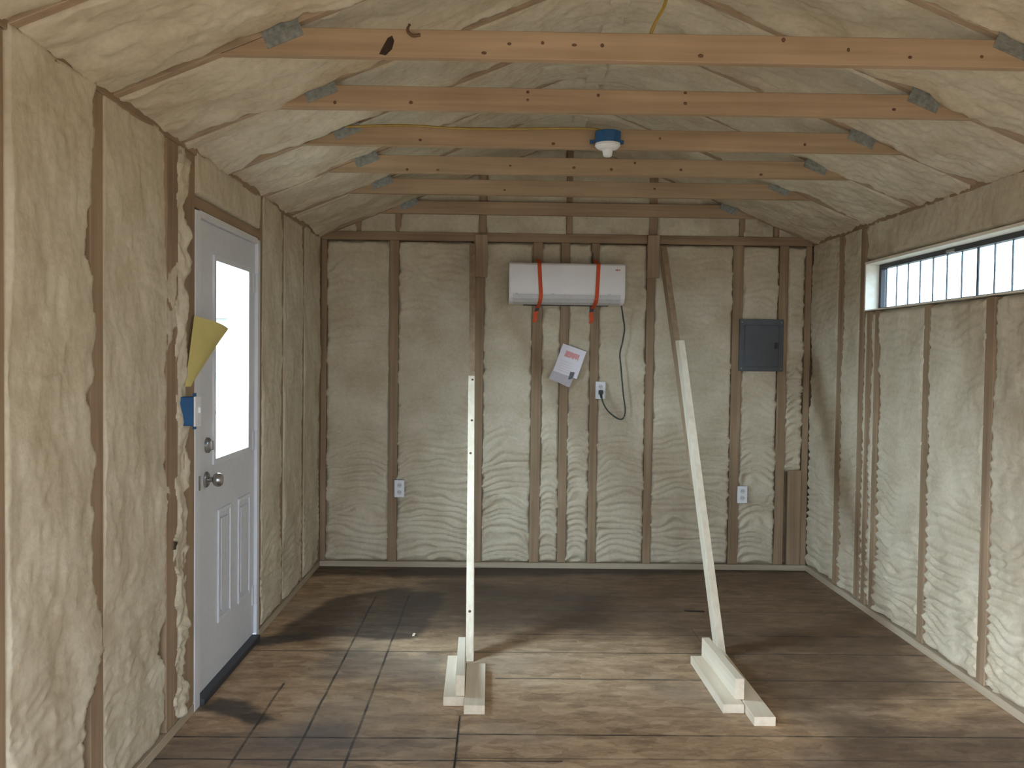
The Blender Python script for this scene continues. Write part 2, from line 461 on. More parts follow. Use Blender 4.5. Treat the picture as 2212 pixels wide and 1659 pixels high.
    for c, lo, hi, st in ((4.445, -1.3, 2.3, 0.8), (4.076, 0.0, 2.3, 0.85), (3.466, -0.143, 2.3, 0.9), (3.427, -1.3, -0.143, 0.9),
                          (3.256, -0.143, 2.3, 0.5), (3.236, -1.3, 0.25, 0.85), (4.74, 0.0, 2.3, 0.75), (5.19, 0.1, 2.3, 0.6),
                          (3.86, 1.1, 2.3, 0.5), (4.26, -1.3, 0.0, 0.25), (5.50, -0.3, 2.3, 0.5), (3.05, -1.3, 2.3, 0.8), (2.85, -1.3, 2.3, 0.8)):
        line(1, c, 0.0075, lo, hi, st)
    for c, hi in ((-0.535, 5.5), (-0.735, 5.5), (-0.945, 4.0), (-0.143, 3.651)):
        line(0, c, 0.0065, 2.0, hi, 0.88)
    Lk(col, b.inputs['Base Color'])
    bp = N_('ShaderNodeBump'); bp.inputs['Strength'].default_value = 0.3; bp.inputs['Distance'].default_value = 0.002
    Lk(fac, bp.inputs['Height']); Lk(bp.outputs[0], b.inputs['Normal'])
    return m
FLOORM = floor_mat()
floor = struct(build('floor', MB().box(XL-0.1, XR+0.1, YF-0.1, YB+0.1, -0.20, -0.02), SHEATH))
rows = [-0.65, 1.211, 2.431, 3.651, 4.871, YB+0.1]
for r in range(5):
    cuts = [XL-0.1, -0.143 if r % 2 == 0 else 1.07, XR+0.1]
    for k in range(2):
        build('floor_sheet', MB().box(cuts[k]+0.0012, cuts[k+1]-0.0012, rows[r]+0.0014, rows[r+1]-0.0014, -0.0195, 0.0), FLOORM, floor)

# ---- back wall
wb = struct(build('wall_back', MB().box(XL-0.1, XR+0.1, YB+0.088, YB+0.12, 0, 3.2), SHEATH))
studs_b = [(-1.234, -1.195), (-0.762, -0.70), (-0.185, -0.110), (0.226, 0.294), (0.421, 0.480), (0.632, 0.688),
           (1.019, 1.074), (1.618, 1.687), (1.942, 2.003), (2.125, 2.167)]
for a, b in studs_b:
    build('stud', MB().box(a, b, YB, YB+0.087, 0.040, ZT), L[2], wb, 0.002)
build('bottom_plate', MB().box(XL, XR, YB-0.004, YB+0.087, 0.0, 0.038), LPL[0], wb, 0.002)
build('top_plate', MB().box(XL, XR, YB-0.003, YB+0.087, ZT+0.001, ZT+0.06), L[0], wb, 0.002)
build('corner_strip', MB().box(2.030, 2.124, YB-0.004, YB+0.03, 0.04, 0.705), L[2], wb, 0.001)
for i in range(len(studs_b)-1):
    a = studs_b[i][1]; b = studs_b[i+1][0]; ww = b-a
    z0 = 0.036 if a < 1.95 else 0.69
    foam(wb, (a, YB, z0), (1, 0, 0), (0, 0, 1), (0, -1, 0), ww, ZT-z0, base=-0.006, lump=0.008, lscale=0.2, fine=0.0022,
         ripple=0.0115 if ww > 0.1 else 0.004, ripz=(0.55, 1.25), lip=(0.004, 0.004), jag=(0.010, 0.010), jscale=0.045, arch=random.uniform(0.5, 1.4),
         lipv=(0.003, 0.003), m=0.025)
# gable studs above the plate
gs = [(-1.0, -0.965), (-0.725, -0.69), (-0.15, -0.10), (0.455, 0.495), (1.03, 1.085), (1.66, 1.695), (1.90, 1.935)]
for a, b in gs:
    zt = 2.35+0.41*(1.703-abs((a+b)/2-XC))
    build('gable_stud', MB().box(a, b, YB+0.005, YB+0.087, ZT+0.062, zt), L[2], wb, 0.002)
gx = [XL]+[q for g in gs for q in g]+[XR]
for i in range(0, len(gx), 2):
    foam(wb, (gx[i], YB+0.005, ZT+0.061), (1, 0, 0), (0, 0, 1), (0, -1, 0), gx[i+1]-gx[i], 0.72 if 0 < i < len(gx)-2 else 0.3, base=-0.004, lump=0.014, lscale=0.12,
         fine=0.004, lip=(0.008, 0.008), jag=(0.01, 0.01))

# ---- left wall, with the door opening
wl = MB()
wl.box(XL-0.12, XL-0.088, YF, D0-0.001, 0, 2.45); wl.box(XL-0.12, XL-0.088, D1+0.001, YB+0.1, 0, 2.45); wl.box(XL-0.12, XL-0.088, D0-0.001, D1+0.001, DZ, 2.45)
wl = struct(build('wall_left', wl, SHEATH))
studs_l = [(2.205, 2.262), (2.735, 2.822), (3.36, 3.475), (3.545, 3.662), (4.655, 4.70), (5.12, 5.16), (5.66, 5.70), (6.195, 6.235)]
for a, b in studs_l:
    build('stud', MB().box(XL-0.087, XL, a, b, 0.040, ZT), L[2], wl, 0.002)
build('bottom_plate', MB().box(XL-0.087, XL+0.003, YF, D0-0.042, 0, 0.038), LPL[1], wl, 0.002)
build('bottom_plate', MB().box(XL-0.087, XL+0.003, D1+0.022, YB-0.006, 0, 0.038), LPL[1], wl, 0.002)
build('top_plate', MB().box(XL-0.087, XL+0.003, YF, YB-0.005, ZT+0.001, ZT+0.04), L[1], wl, 0.002)
build('door_header', MB().box(XL-0.087, XL-0.002, 3.664, 4.653, DZ+0.002, DZ+0.045), L[1], wl, 0.002)
def foam_l(a, b, z0, z1, **k):
    kw = dict(base=0.004, lump=0.011, lscale=0.19, fine=0.0028, lip=(0.0, 0.0), jag=(0.004, 0.012), jscale=0.10, stretch=1.5, ripple=0.003, ripz=(0.3, 0.9), lipv=(0.004, 0.004))
    kw.update(k)
    foam(wl, (XL, a, z0), (0, 1, 0), (0, 0, 1), (1, 0, 0), b-a, z1-z0, **kw)
foam_l(YF, 2.205, 0.036, ZT+0.034, res=0.025)
foam_l(2.262, 2.735, 0.036, ZT+0.034, lip=(0.0, 0.022), jag=(0.004, 0.07), jscale=0.16, base=0.007, m=0.075)
foam_l(2.822, 3.36, 0.036, ZT+0.034, lip=(-0.004, 0.03), jag=(0.002, 0.14), jscale=0.2, base=-0.004, m=0.11)
foam_l(3.475, 3.545, 0.036, ZT+0.034, lip=(0.02, 0.02), jag=(0.04, 0.03), jscale=0.08, base=0.008, lump=0.02, lscale=0.06, m=0.05, res=0.009)
foam_l(3.664, 4.655, DZ+0.045, ZT+0.034, ripple=0.0)
foam_l(4.70, 5.12, 0.036, ZT+0.034, lip=(0.02, 0.006), jag=(0.012, 0.01))
foam_l(5.16, 5.66, 0.036, ZT+0.034, lip=(0.006, 0.006), jag=(0.012, 0.01))
foam_l(5.70, 6.195, 0.036, ZT+0.034, lip=(0.006, 0.006), jag=(0.012, 0.01))

# ---- right wall, with the window opening
wr = MB()
wr.box(XR+0.088, XR+0.12, YF, YB+0.1, 0, WZ0); wr.box(XR+0.088, XR+0.12, YF, YB+0.1, WZ1, 2.45)
wr.box(XR+0.088, XR+0.12, YF, W0, WZ0, WZ1); wr.box(XR+0.088, XR+0.12, W1, YB+0.1, WZ0, WZ1)
wr = struct(build('wall_right', wr, SHEATH))
studs_r = [(5.665, 5.742, ZT), (5.325, 5.395, ZT), (5.225, 5.285, WZ0-0.012), (5.105, 5.170, WZ0-0.012), (4.50, 4.568, WZ0-0.012), (3.915, 3.985, WZ0-0.012), (3.32, 3.385, WZ0-0.012),
           (3.14, 3.195, ZT), (2.70, 2.74, ZT)]
for a, b, zt in studs_r:
    build('stud', MB().box(XR, XR+0.087, a, b, 0.040, zt), L[2], wr, 0.002)
build('bottom_plate', MB().box(XR-0.004, XR+0.087, YF, YB-0.006, 0, 0.038), LPL[1], wr, 0.002)
build('top_plate', MB().box(XR-0.003, XR+0.087, YF, YB-0.005, ZT+0.001, ZT+0.04), L[1], wr, 0.002)
def foam_r(a, b, z0, z1, **k):
    kw = dict(base=-0.002, lump=0.012, lscale=0.2, fine=0.003, lip=(0.005, 0.004), jag=(0.018, 0.006), jscale=0.05, ripple=0.009, ripz=(0.3, 1.3), lipv=(0.004, 0.004), arch=-0.4, zoff=z0)
    kw.update(k)
    foam(wr, (XR, a, z0), (0, 1, 0), (0, 0, 1), (-1, 0, 0), b-a, z1-z0, **kw)
sz = WZ0-0.008
foam_r(5.742, YB, 0.036, ZT+0.034)
foam_r(5.395, 5.665, 0.036, ZT+0.034)
foam_r(5.285, 5.325, 0.036, sz)
foam_r(5.170, 5.225, 0.036, sz)
foam_r(4.568, 5.105, 0.036, sz)
foam_r(3.985, 4.50, 0.036, sz)
foam_r(3.385, 3.915, 0.036, sz)
foam_r(3.195, 3.32, 0.036, sz)
foam_r(2.74, 3.14, 0.036, ZT+0.034)
foam_r(YF, 2.70, 0.036, ZT+0.034, res=0.025)
foam_r(3.195, 5.325, WZ1+0.018, ZT+0.034, ripple=0.0)

# ---- front wall around the open doorway (behind the camera)
wf = MB()
wf.box(XL-0.1, OX0, YF-0.1, YF, 0, 3.1); wf.box(OX1, XR+0.1, YF-0.1, YF, 0, 3.1); wf.box(OX0, OX1, YF-0.1, YF, OZ1, 3.1)
struct(build('wall_front', wf, FOAM))

# ---- ceiling: roof deck with foam between the rafters
SL = 0.41
ZE = 2.283                       # rafter underside at the wall
cs = 1/math.hypot(1, SL); sn = SL*cs
SLEN = (XC-XL)/cs
def under(x): return ZE+SL*((XC-XL)-abs(x-XC))
prof = [(XL-0.35, under(XL)-0.35*SL+0.10), (XC, under(XC)+0.10), (XR+0.35, under(XR)-0.35*SL+0.10),
        (XR+0.35, under(XR)-0.35*SL+0.14), (XC, under(XC)+0.145), (XL-0.35, under(XL)-0.35*SL+0.14)]
ceil = struct(build('ceiling', MB().prism([(x, 0, z) for x, z in prof], (0, YF-0.4, 0), (0, YB+0.3, 0)), SHEATH))
ty = [2.28, 2.89, 3.495, 4.095, 4.69, 5.30, 5.90, YB-0.038]
TY = [2.28, 2.89, 3.495, 4.095, 4.69, 5.30, YB-0.036]
def foam_c(a, b, **k):
    kw = dict(base=-0.002, lump=0.019, lscale=0.17, fine=0.005, lip=(0.009, 0.012), jag=(0.014, 0.014), jscale=0.09, ridge=0.10, stretch=1.3, edge_w=0.014)
    kw.update(k)
    foam(ceil, (XL-0.04*cs, a, ZE-0.04*sn), (0, 1, 0), (cs, 0, sn), (sn, 0, -cs), b-a, SLEN+0.04, **kw)
    foam(ceil, (XR+0.04*cs, a, ZE-0.04*sn), (0, 1, 0), (-cs, 0, sn), (-sn, 0, -cs), b-a, SLEN+0.04, **kw)
foam_c(YF, 2.28, res=0.03)
for i in range(len(TY)-1):
    foam_c(TY[i]+0.038, TY[i+1])

# ================================================================== ROOF TRUSSES
TLAB = [
 'roof rafter pair nearest the camera, just showing in the top left corner',
 'nearest collar tie truss, tie crossing the top of the picture with a black bark patch',
 'second collar tie truss from the camera, between the bark patched tie and the lamp tie',
 'third collar tie truss, the one carrying the blue lamp box and yellow cable',
 'fourth collar tie truss, knotty tie just behind the blue lamp box',
 'fifth collar tie truss, last free tie in front of the gable wall',
 'gable end truss lying flat against the back wall above its top plate']
KN = {1: [(0.02,2.467),(0.126,2.472),(0.227,2.467),(0.316,2.467),(0.631,2.44),(0.895,2.495),(1.104,2.467),(1.303,2.447),(1.534,2.453),(-0.06,2.437)],
      2: [(-0.351,2.446),(0.098,2.493),(0.098,2.463),(0.37,2.485),(0.706,2.50),(0.707,2.46),(-0.643,2.441),(1.518,2.45)],
      3: [(-0.368,2.446),(0.233,2.439),(1.376,2.453),(0.716,2.47)],
      4: [(-0.329,2.435),(0.045,2.463),(0.375,2.458),(0.57,2.452),(0.692,2.487),(0.932,2.455),(-0.488,2.435),(1.35,2.437)],
      5: [(0.02,2.45),(0.9,2.47)]}
knot_me = None
for i, y in enumerate(TY):
    t = thing('roof_truss', (XC, y, ZE), TLAB[i], 'truss', 'roof trusses')
    th = 0.036
    if i == 6: th = 0.035
    for sgn in (-1, 1):
        x0 = XC+sgn*(XC-XL+0.02); x1 = XC+sgn*0.001
        build('rafter', MB().prism([(x0, y, under(x0)), (x1, y, under(x1)), (x1, y, under(x1)+0.095), (x0, y, under(x0)+0.095)], (0, 0, 0), (0, th, 0)), LTR, t, 0.0015)
    if i == 0: continue
    zb = 2.420 if i < 6 else 2.448
    zt = zb+0.088
    hb = XC-XL-(zb-ZE)/SL-0.003; ht = XC-XL-(zt-ZE)/SL-0.003
    tie = build('collar_tie', MB().prism([(XC-hb, y, zb), (XC+hb, y, zb), (XC+ht, y, zt), (XC-ht, y, zt)], (0, 0, 0), (0, th, 0)), LT, t, 0.002)
    for sgn in (-1, 1):
        cx = XC+sgn*(ht+0.02); cz = zt-0.012
        a = Vector((sgn*-cs, 0, sn)); b = Vector((sgn*sn, 0, cs))
        c = Vector((cx, y-0.0025, cz)); hw, hh = 0.062, 0.038
        mb = MB().prism([c-a*hw-b*hh, c+a*hw-b*hh, c+a*hw+b*hh, c-a*hw+b*hh], (0, 0, 0), (0, 0.0023, 0))
        for gx_ in range(-5, 6):
            for gz_ in range(-3, 4):
                q = c+a*gx_*0.011+b*gz_*0.010
                mb.prism([q-a*0.003-b*0.0016, q+a*0.003-b*0.0016, q+a*0.003+b*0.0016, q-a*0.003+b*0.0016], (0, -0.0009, 0), (0, 0, 0))
        build('nail_plate', mb, STEEL, t)
    for kx, kz in KN.get(i, []):
        if knot_me is None:
            mb = MB().lathe((0, 0, 0), (0, -1, 0), [(0.0075, 0), (0.0075, 0.0008), (0.005, 0.0014)], 10)
            ko = build('knot', mb, KNOT, tie); knot_me = ko.data
        else:
            ko = link('knot', knot_me, None, tie)
        ko.location = ko.location+Vector((kx, y-0.0003, kz)); ko.scale = (random.uniform(0.7, 1.25), 1, random.uniform(0.6, 1.0))
    if i == 1:
        build('bark_patch', MB().prism([(-0.392, y-0.0022, 2.428), (-0.372, y-0.0022, 2.424), (-0.352, y-0.0022, 2.444), (-0.345, y-0.0022, 2.470), (-0.352, y-0.0022, 2.486), (-0.366, y-0.0022, 2.478), (-0.380, y-0.0022, 2.452)],
                                 (0, 0, 0), (0, 0.002, 0)), BARK, tie)

# ================================================================== DOOR (left wall)
door = bpy.data.objects.new('door_1', None); COL.objects.link(door); door.location = (XL, (D0+D1)/2, 0)
struct(door, 'white entry door with a tall glass lite and two raised panels, in the left wall', 'door')
jm = MB(); jm.box(XL-0.088, XL+0.004, 3.664, 3.728, 0.0, 2.052); jm = build('jamb', jm, JAMBW, door, 0.002)
build('jamb', MB().box(XL-0.088, XL+0.002, 4.612, 4.653, 0.0, 2.052), JAMBW, door, 0.002)
build('head_jamb', MB().box(XL-0.088, XL+0.0, 3.729, 4.611, 2.030, 2.060), JAMBW, door, 0.002)
build('threshold', MB().box(XL-0.10, XL+0.022, 3.729, 4.611, 0.0, 0.028), DARK, door, 0.003)
sx0, sx1 = XL-0.058, XL-0.014
GY0, GY1, GZ0, GZ1 = 3.955, 4.475, 1.005, 1.880
sl = MB()
sl.box(sx0, sx1, 3.732, GY0, 0.035, 2.028); sl.box(sx0, sx1, GY1, 4.609, 0.035, 2.028)
sl.box(sx0, sx1, GY0, GY1, 0.035, GZ0); sl.box(sx0, sx1, GY0, GY1, GZ1, 2.028)
slab = build('slab', sl, WHITE, door)
def ring(mb, y0, y1, z0, z1, wd, xa, xb):
    mb.box(xa, xb, y0, y0+wd, z0, z1); mb.box(xa, xb, y1-wd, y1, z0, z1); mb.box(xa, xb, y0+wd, y1-wd, z0, z0+wd); mb.box(xa, xb, y0+wd, y1-wd, z1-wd, z1)
    return mb
build('lite_frame', ring(MB(), GY0-0.020, GY1+0.020, GZ0-0.02, GZ1+0.02, 0.024, sx1, sx1+0.009), JAMBW, door)
build('glass_pane', MB().box(sx0+0.018, sx0+0.024, GY0-0.004, GY1+0.004, GZ0-0.004, GZ1+0.004), GLASSD, door)
for y0, y1 in ((4.005, 4.20), (4.315, 4.52)):
    pn = build('raised_panel', ring(MB(), y0, y1, 0.265, 0.775, 0.020, sx1, sx1+0.008), JAMBW, door, 0.003)
    build('panel_field', MB().box(sx1, sx1+0.006, y0+0.045, y1-0.045, 0.31, 0.73), WHITE, pn, 0.003)
kb = build('door_knob', MB().lathe((sx1, 3.850, 0.932), (1, 0, 0), [(0.0, 0.011), (0.010, 0.011), (0.0115, 0.03), (0.024, 0.037), (0.030, 0.048), (0.030, 0.058), (0.024, 0.069), (0.008, 0.074)], 22), NICKEL, door, smooth=True)
build('rosette', MB().lathe((sx1, 3.850, 0.932), (1, 0, 0), [(0.034, 0.0), (0.034, 0.006), (0.028, 0.011), (0.012, 0.012)], 22), NICKEL, kb, smooth=True)
db = build('deadbolt', MB().lathe((sx1, 3.862, 1.078), (1, 0, 0), [(0.034, 0.0), (0.033, 0.010), (0.026, 0.016), (0.010, 0.017)], 22), NICKEL, door, smooth=True)
build('thumb_turn', MB().box(sx1+0.016, sx1+0.030, 3.858, 3.866, 1.058, 1.098), NICKEL, db, 0.002)
build('strike_plate', MB().box(XL+0.0041, XL+0.0058, 3.700, 3.722, 0.905, 0.965), NICKEL, door)
for z in (0.235, 1.03, 1.83):
    hg = MB().box(sx1, sx1+0.004, 4.575, 4.609, z-0.048, z+0.048); hg.lathe((sx1+0.008, 4.6105, z-0.05), (0, 0, 1), [(0.006, 0), (0.006, 0.10)], 10)
    build('hinge', hg, JAMBW if z < 0.5 else WHITE, door)

# ================================================================== WINDOW (right wall)
win = bpy.data.objects.new('window_1', None); COL.objects.link(win); win.location = (XR, (W0+W1)/2, WZ0)
struct(win, 'long narrow transom window with dark frame and thin bars, high in the right wall', 'window')
rx0, rx1 = XR-0.004, XR+0.118
build('reveal_board', MB().box(rx0, rx1, W0-0.016, W1+0.016, WZ1, WZ1+0.016), LREV, win, 0.001)
build('reveal_board', MB().box(rx0, rx1, W0-0.016, W1+0.016, WZ0-0.007, WZ0), LREV, win, 0.001)
build('reveal_board', MB().box(rx0, rx1, W1, W1+0.016, WZ0, WZ1), LREV, win, 0.001)
build('reveal_board', MB().box(rx0, rx1, W0-0.016, W0, WZ0, WZ1), LREV, win, 0.001)
fx0, fx1 = XR+0.075, XR+0.115
build('frame_rail', MB().box(fx0, fx1, W0, W1, WZ1-0.026, WZ1), BRONZE, win, 0.002)
build('frame_rail', MB().box(fx0, fx1, W0, W1, WZ0, WZ0+0.014), BRONZE, win, 0.002)
build('frame_stile', MB().box(fx0, fx1, W1-0.026, W1, WZ0+0.014, WZ1-0.026), BRONZE, win, 0.002)
build('frame_stile', MB().box(fx0, fx1, W0, W0+0.026, WZ0+0.014, WZ1-0.026), BRONZE, win, 0.002)
bars = [5.123, 4.980, 4.837, 4.692, 4.545, 4.398, 4.250, 4.105, 3.960, 3.815, 3.670, 3.525, 3.38]
edges = [W1-0.026]+bars+[W0+0.026]
for k, y in enumerate(bars):
    hw = 0.0065 if k == 6 else 0.0026
    build('window_bar', MB().box(XR+0.0965, XR+0.1035, y-hw, y+hw, WZ0+0.014, WZ1-0.026), BRONZE, win)
for k in range(len(edges)-1):
    build('pane', MB().box(XR+0.098, XR+0.102, edges[k+1]+0.004, edges[k]-0.004, WZ0+0.0142, WZ1-0.0262), GLASSW, win)
build('latch', MB().box(XR+0.066, XR+0.076, 4.42, 4.50, WZ1-0.024, WZ1-0.010), NICKEL, win, 0.002)

# ================================================================== THE TWO LEANING BRACES
def hex_brace(xa, xb, ya, slope, z0, z1, hw, yw, cut=False):
    """leaning 2x4: narrow face towards the room; x from xa (floor) to xb (z=2.25); level or wall-parallel ends"""
    def X(z): return xa+(xb-xa)*z/2.25
    def pt(z, s, back): return (X(z)+s*hw, ya+slope*z+(yw if back else 0), z)
    if not cut:
        p = [pt(z0, -1, 0), pt(z0, 1, 0), pt(z0, 1, 1), pt(z0, -1, 1), pt(z1, -1, 0), pt(z1, 1, 0), pt(z1, 1, 1), pt(z1, -1, 1)]
    else:
        dz = yw/slope
        q = lambda s: (X(z1)+s*hw, ya+slope*z1, z1-dz)
        p = [pt(z0, -1, 0), pt(z0, 1, 0), pt(z0, 1, 1), pt(z0, -1, 1), pt(z1, -1, 0), pt(z1, 1, 0), (X(z1)+hw, ya+slope*z1, z1-dz), (X(z1)-hw, ya+slope*z1, z1-dz)]
    return MB().hexa(p)

def board_y(name, xa0, xa1, xb0, xb1, y0, y1, z0, z1, parent):
    """board lying along y: x range (xa0..xa1) at y0 and (xb0..xb1) at y1"""
    return build(name, MB().hexa([(xa0,y0,z0),(xa1,y0,z0),(xb1,y1,z0),(xb0,y1,z0),(xa0,y0,z1),(xa1,y0,z1),(xb1,y1,z1),(xb0,y1,z1)]), P[1], parent, 0.0018)

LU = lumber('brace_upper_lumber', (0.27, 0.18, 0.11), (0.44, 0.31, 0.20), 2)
b1 = thing('wall_brace', (-0.13, 4.2, 0), 'pale two by four prop standing nearly upright in the picture, left of the air conditioner', 'brace', 'leaning wall braces')
low1 = build('lower_board', hex_brace(-0.124, -0.190, 4.300, 0.794, 0.0005, 1.358, 0.019, 0.112), P[2], b1, 0.0015)
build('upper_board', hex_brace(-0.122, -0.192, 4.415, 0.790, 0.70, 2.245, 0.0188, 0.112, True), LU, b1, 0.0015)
board_y('sole_board', -0.2175, -0.1295, -0.228, -0.140, 3.748, 4.277, 0.0, 0.038, b1)
board_y('edge_board', -0.1665, -0.1285, -0.178, -0.1440, 3.758, 4.279, 0.0385, 0.127, b1)
board_y('kick_board', -0.1280, -0.0410, -0.133, -0.046, 3.659, 4.170, 0.0, 0.038, b1)
for y, z in ((0, 1.335), (0, 1.105), (0, 0.93), (0, 0.20)):
    x = -0.124+(-0.066)*z/2.25+random.uniform(-0.006, 0.006)
    yy = 4.300+0.794*z
    nrm = Vector((0, -1, 0.794)).normalized()
    build('knot', MB().lathe(Vector((x, yy, z))-nrm*0.0003, nrm, [(0.0075, 0), (0.0075, 0.0008), (0.004, 0.0014)], 10), KNOT, low1)
b2 = thing('wall_brace', (1.12, 4.2, 0), 'pale two by four prop slanting up leftwards, between air conditioner and breaker panel', 'brace', 'leaning wall braces')
build('lower_board', hex_brace(1.126, 1.140, 4.400, 0.752, 0.0005, 1.590, 0.0185, 0.112), P[2], b2, 0.0015)
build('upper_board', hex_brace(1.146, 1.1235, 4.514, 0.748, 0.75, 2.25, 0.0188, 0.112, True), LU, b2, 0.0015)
board_y('sole_board', 0.950, 1.0395, 0.945, 1.0345, 3.690, 4.302, 0.0, 0.038, b2)
board_y('edge_board', 1.0145, 1.0525, 0.998, 1.036, 3.742, 4.303, 0.0385, 0.127, b2)
board_y('kick_board', 1.0435, 1.1310, 1.040, 1.1275, 3.560, 4.395, 0.0, 0.038, b2)
c1 = build('wood_cleat', MB().box(-0.172, -0.089, YB-0.042, YB-0.0045, 2.02, 2.309), P[2], None, 0.002)
tag(c1, 'short upright lumber cleat on the back wall at the top of the left prop', 'cleat', 'brace cleats')
c2 = build('wood_cleat', MB().box(1.014, 1.097, YB-0.042, YB-0.0045, 2.03, 2.323), P[2], None, 0.002)
tag(c2, 'short upright lumber cleat on the back wall at the top of the right prop', 'cleat', 'brace cleats')
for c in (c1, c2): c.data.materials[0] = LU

# ================================================================== AIR CONDITIONER
ac = thing('air_conditioner', (0.45, 6.13, 1.83), 'white wall-mounted air conditioner wrapped with two orange straps on the back wall', 'air conditioner')
AX0, AX1 = 0.060, 0.840
AB = YB-0.006
def acp(y, z): return [(AX0, y, z)]
bp_ = [(AB, 2.095), (AB-0.012, 2.107), (6.056, 2.107), (6.040, 2.098), (6.036, 2.08), (6.036, 1.905), (6.046, 1.872), (6.072, 1.848), (6.12, 1.834), (AB, 1.834)]
build('body', MB().prism([(AX0, y, z) for y, z in bp_], (0, 0, 0), (AX1-AX0, 0, 0)), ACW, ac, 0.004, True, 2)
build('front_panel', MB().box(AX0+0.006, AX1-0.006, 6.0295, 6.0355, 1.902, 2.092), ACW, ac, 0.003, True, 2)
lv = [(6.0425, 1.898), (6.037, 1.894), (6.044, 1.868), (6.071, 1.844), (6.116, 1.830), (6.119, 1.834), (6.073, 1.850), (6.049, 1.872)]
build('louver', MB().prism([(AX0+0.03, y, z) for y, z in lv], (0, 0, 0), (AX1-AX0-0.06, 0, 0)), ACG, ac, 0.001)
build('vent_gap', MB().box(AX0+0.10, AX1-0.10, 6.125, 6.20, 1.828, 1.8335), DARK, ac)
for x in (0.112, 0.355, 0.735):
    build('screw_cover', MB().box(x-0.009, x+0.009, 6.030, 6.037, 1.893, 1.9015), ACG, ac)
RED = plain('faded_red_print', (0.55, 0.22, 0.22), 0.5, noise=0.1)
build('badge', MB().box(0.772, 0.792, 6.0285, 6.0296, 2.058, 2.068).box(0.796, 0.803, 6.0285, 6.0296, 2.058, 2.068), RED, ac)
cp = [(0.832, 6.15, 1.829), (0.848, 6.185, 1.76), (0.862, 6.20, 1.678), (0.850, 6.20, 1.59), (0.833, 6.20, 1.502), (0.842, 6.20, 1.41), (0.850, 6.20, 1.327), (0.862, 6.20, 1.22), (0.876, 6.20, 1.119),
      (0.866, 6.195, 1.065), (0.838, 6.19, 1.053), (0.795, 6.185, 1.075), (0.750, 6.18, 1.115), (0.720, 6.175, 1.165), (0.708, 6.175, 1.205)]
pc = thing('power_cord', (0.85, 6.2, 1.05), 'dark power cord looping from the air conditioner down to the outlet', 'cord')
build('cable', MB().tube(bez(cp, 5), 0.0052, 8), CORD, pc, smooth=True)
pl = MB().prism([(0.693, 0, 1.222), (0.717, 0, 1.222), (0.721, 0, 1.238), (0.717, 0, 1.252), (0.693, 0, 1.252), (0.689, 0, 1.238)], (0, 6.180, 0), (0, 6.2095, 0))
pl.tube([(0.705, 6.19, 1.225), (0.708, 6.176, 1.20)], 0.0085, 8)
build('plug', pl, DARK, pc)

def strap(x0, x1, xt, label):
    path = [(x0, AB-0.002, 2.150), (x0, 6.20, 2.115), (x0, 6.15, 2.1095), (x0, 6.05, 2.1095), (x0, 6.030, 2.100), (x0, 6.0265, 2.08), ((x0+x1)/2, 6.0265, 1.99), (x1, 6.0265, 1.90), (x1-0.002, 6.038, 1.862), (x1-0.006, 6.075, 1.838), (x1-0.012, 6.13, 1.822), (x1-0.02, 6.175, 1.805)]
    nr = [(0, -1, 0.3), (0, -0.3, 1), (0, 0, 1), (0, -0.3, 1), (0, -1, 1), (0, -1, 0), (0, -1, 0), (0, -1, 0), (0, -1, -0.5), (0, -0.6, -0.8), (0, -0.4, -1), (0, -1, -0.6)]
    s = thing('tie_strap', (x0, 6.1, 1.72), label, 'strap', 'orange straps')
    build('webbing', MB().ribbon(path, (0.026, 0, 0), 0.0022, nr), ORANGE, s)
    build('buckle', MB().prism([(x1-0.036, 0, 1.785), (x1-0.008, 0, 1.792), (x1-0.004, 0, 1.815), (x1-0.030, 0, 1.815)], (0, 6.160, 0), (0, 6.172, 0)), DARK, s, 0.001)
    tp = [(x1-0.02, 6.172, 1.805), ((x1+xt)/2-0.014, 6.178, 1.765), (xt+0.002, 6.186, 1.735), (xt-0.006, 6.190, 1.712)]
    build('loose_tail', MB().ribbon(tp, (0.028, 0, 0.004), 0.002, [(0, -1, 0)]*4), ORANGE, s)
strap(0.262, 0.274, 0.243, 'left orange strap around the white air conditioner with its tail hanging')
strap(0.657, 0.650, 0.632, 'right orange strap around the white air conditioner, above the plugged cord')

# thin black wire above the air conditioner
tag(build('black_wire', MB().tube(bez([(0.640, YB-0.012, 2.20), (0.638, YB-0.016, 2.15), (0.641, YB-0.020, 2.108)], 4), 0.003, 6), DARK),
    'short black wire dropping to the top of the air conditioner', 'wire')

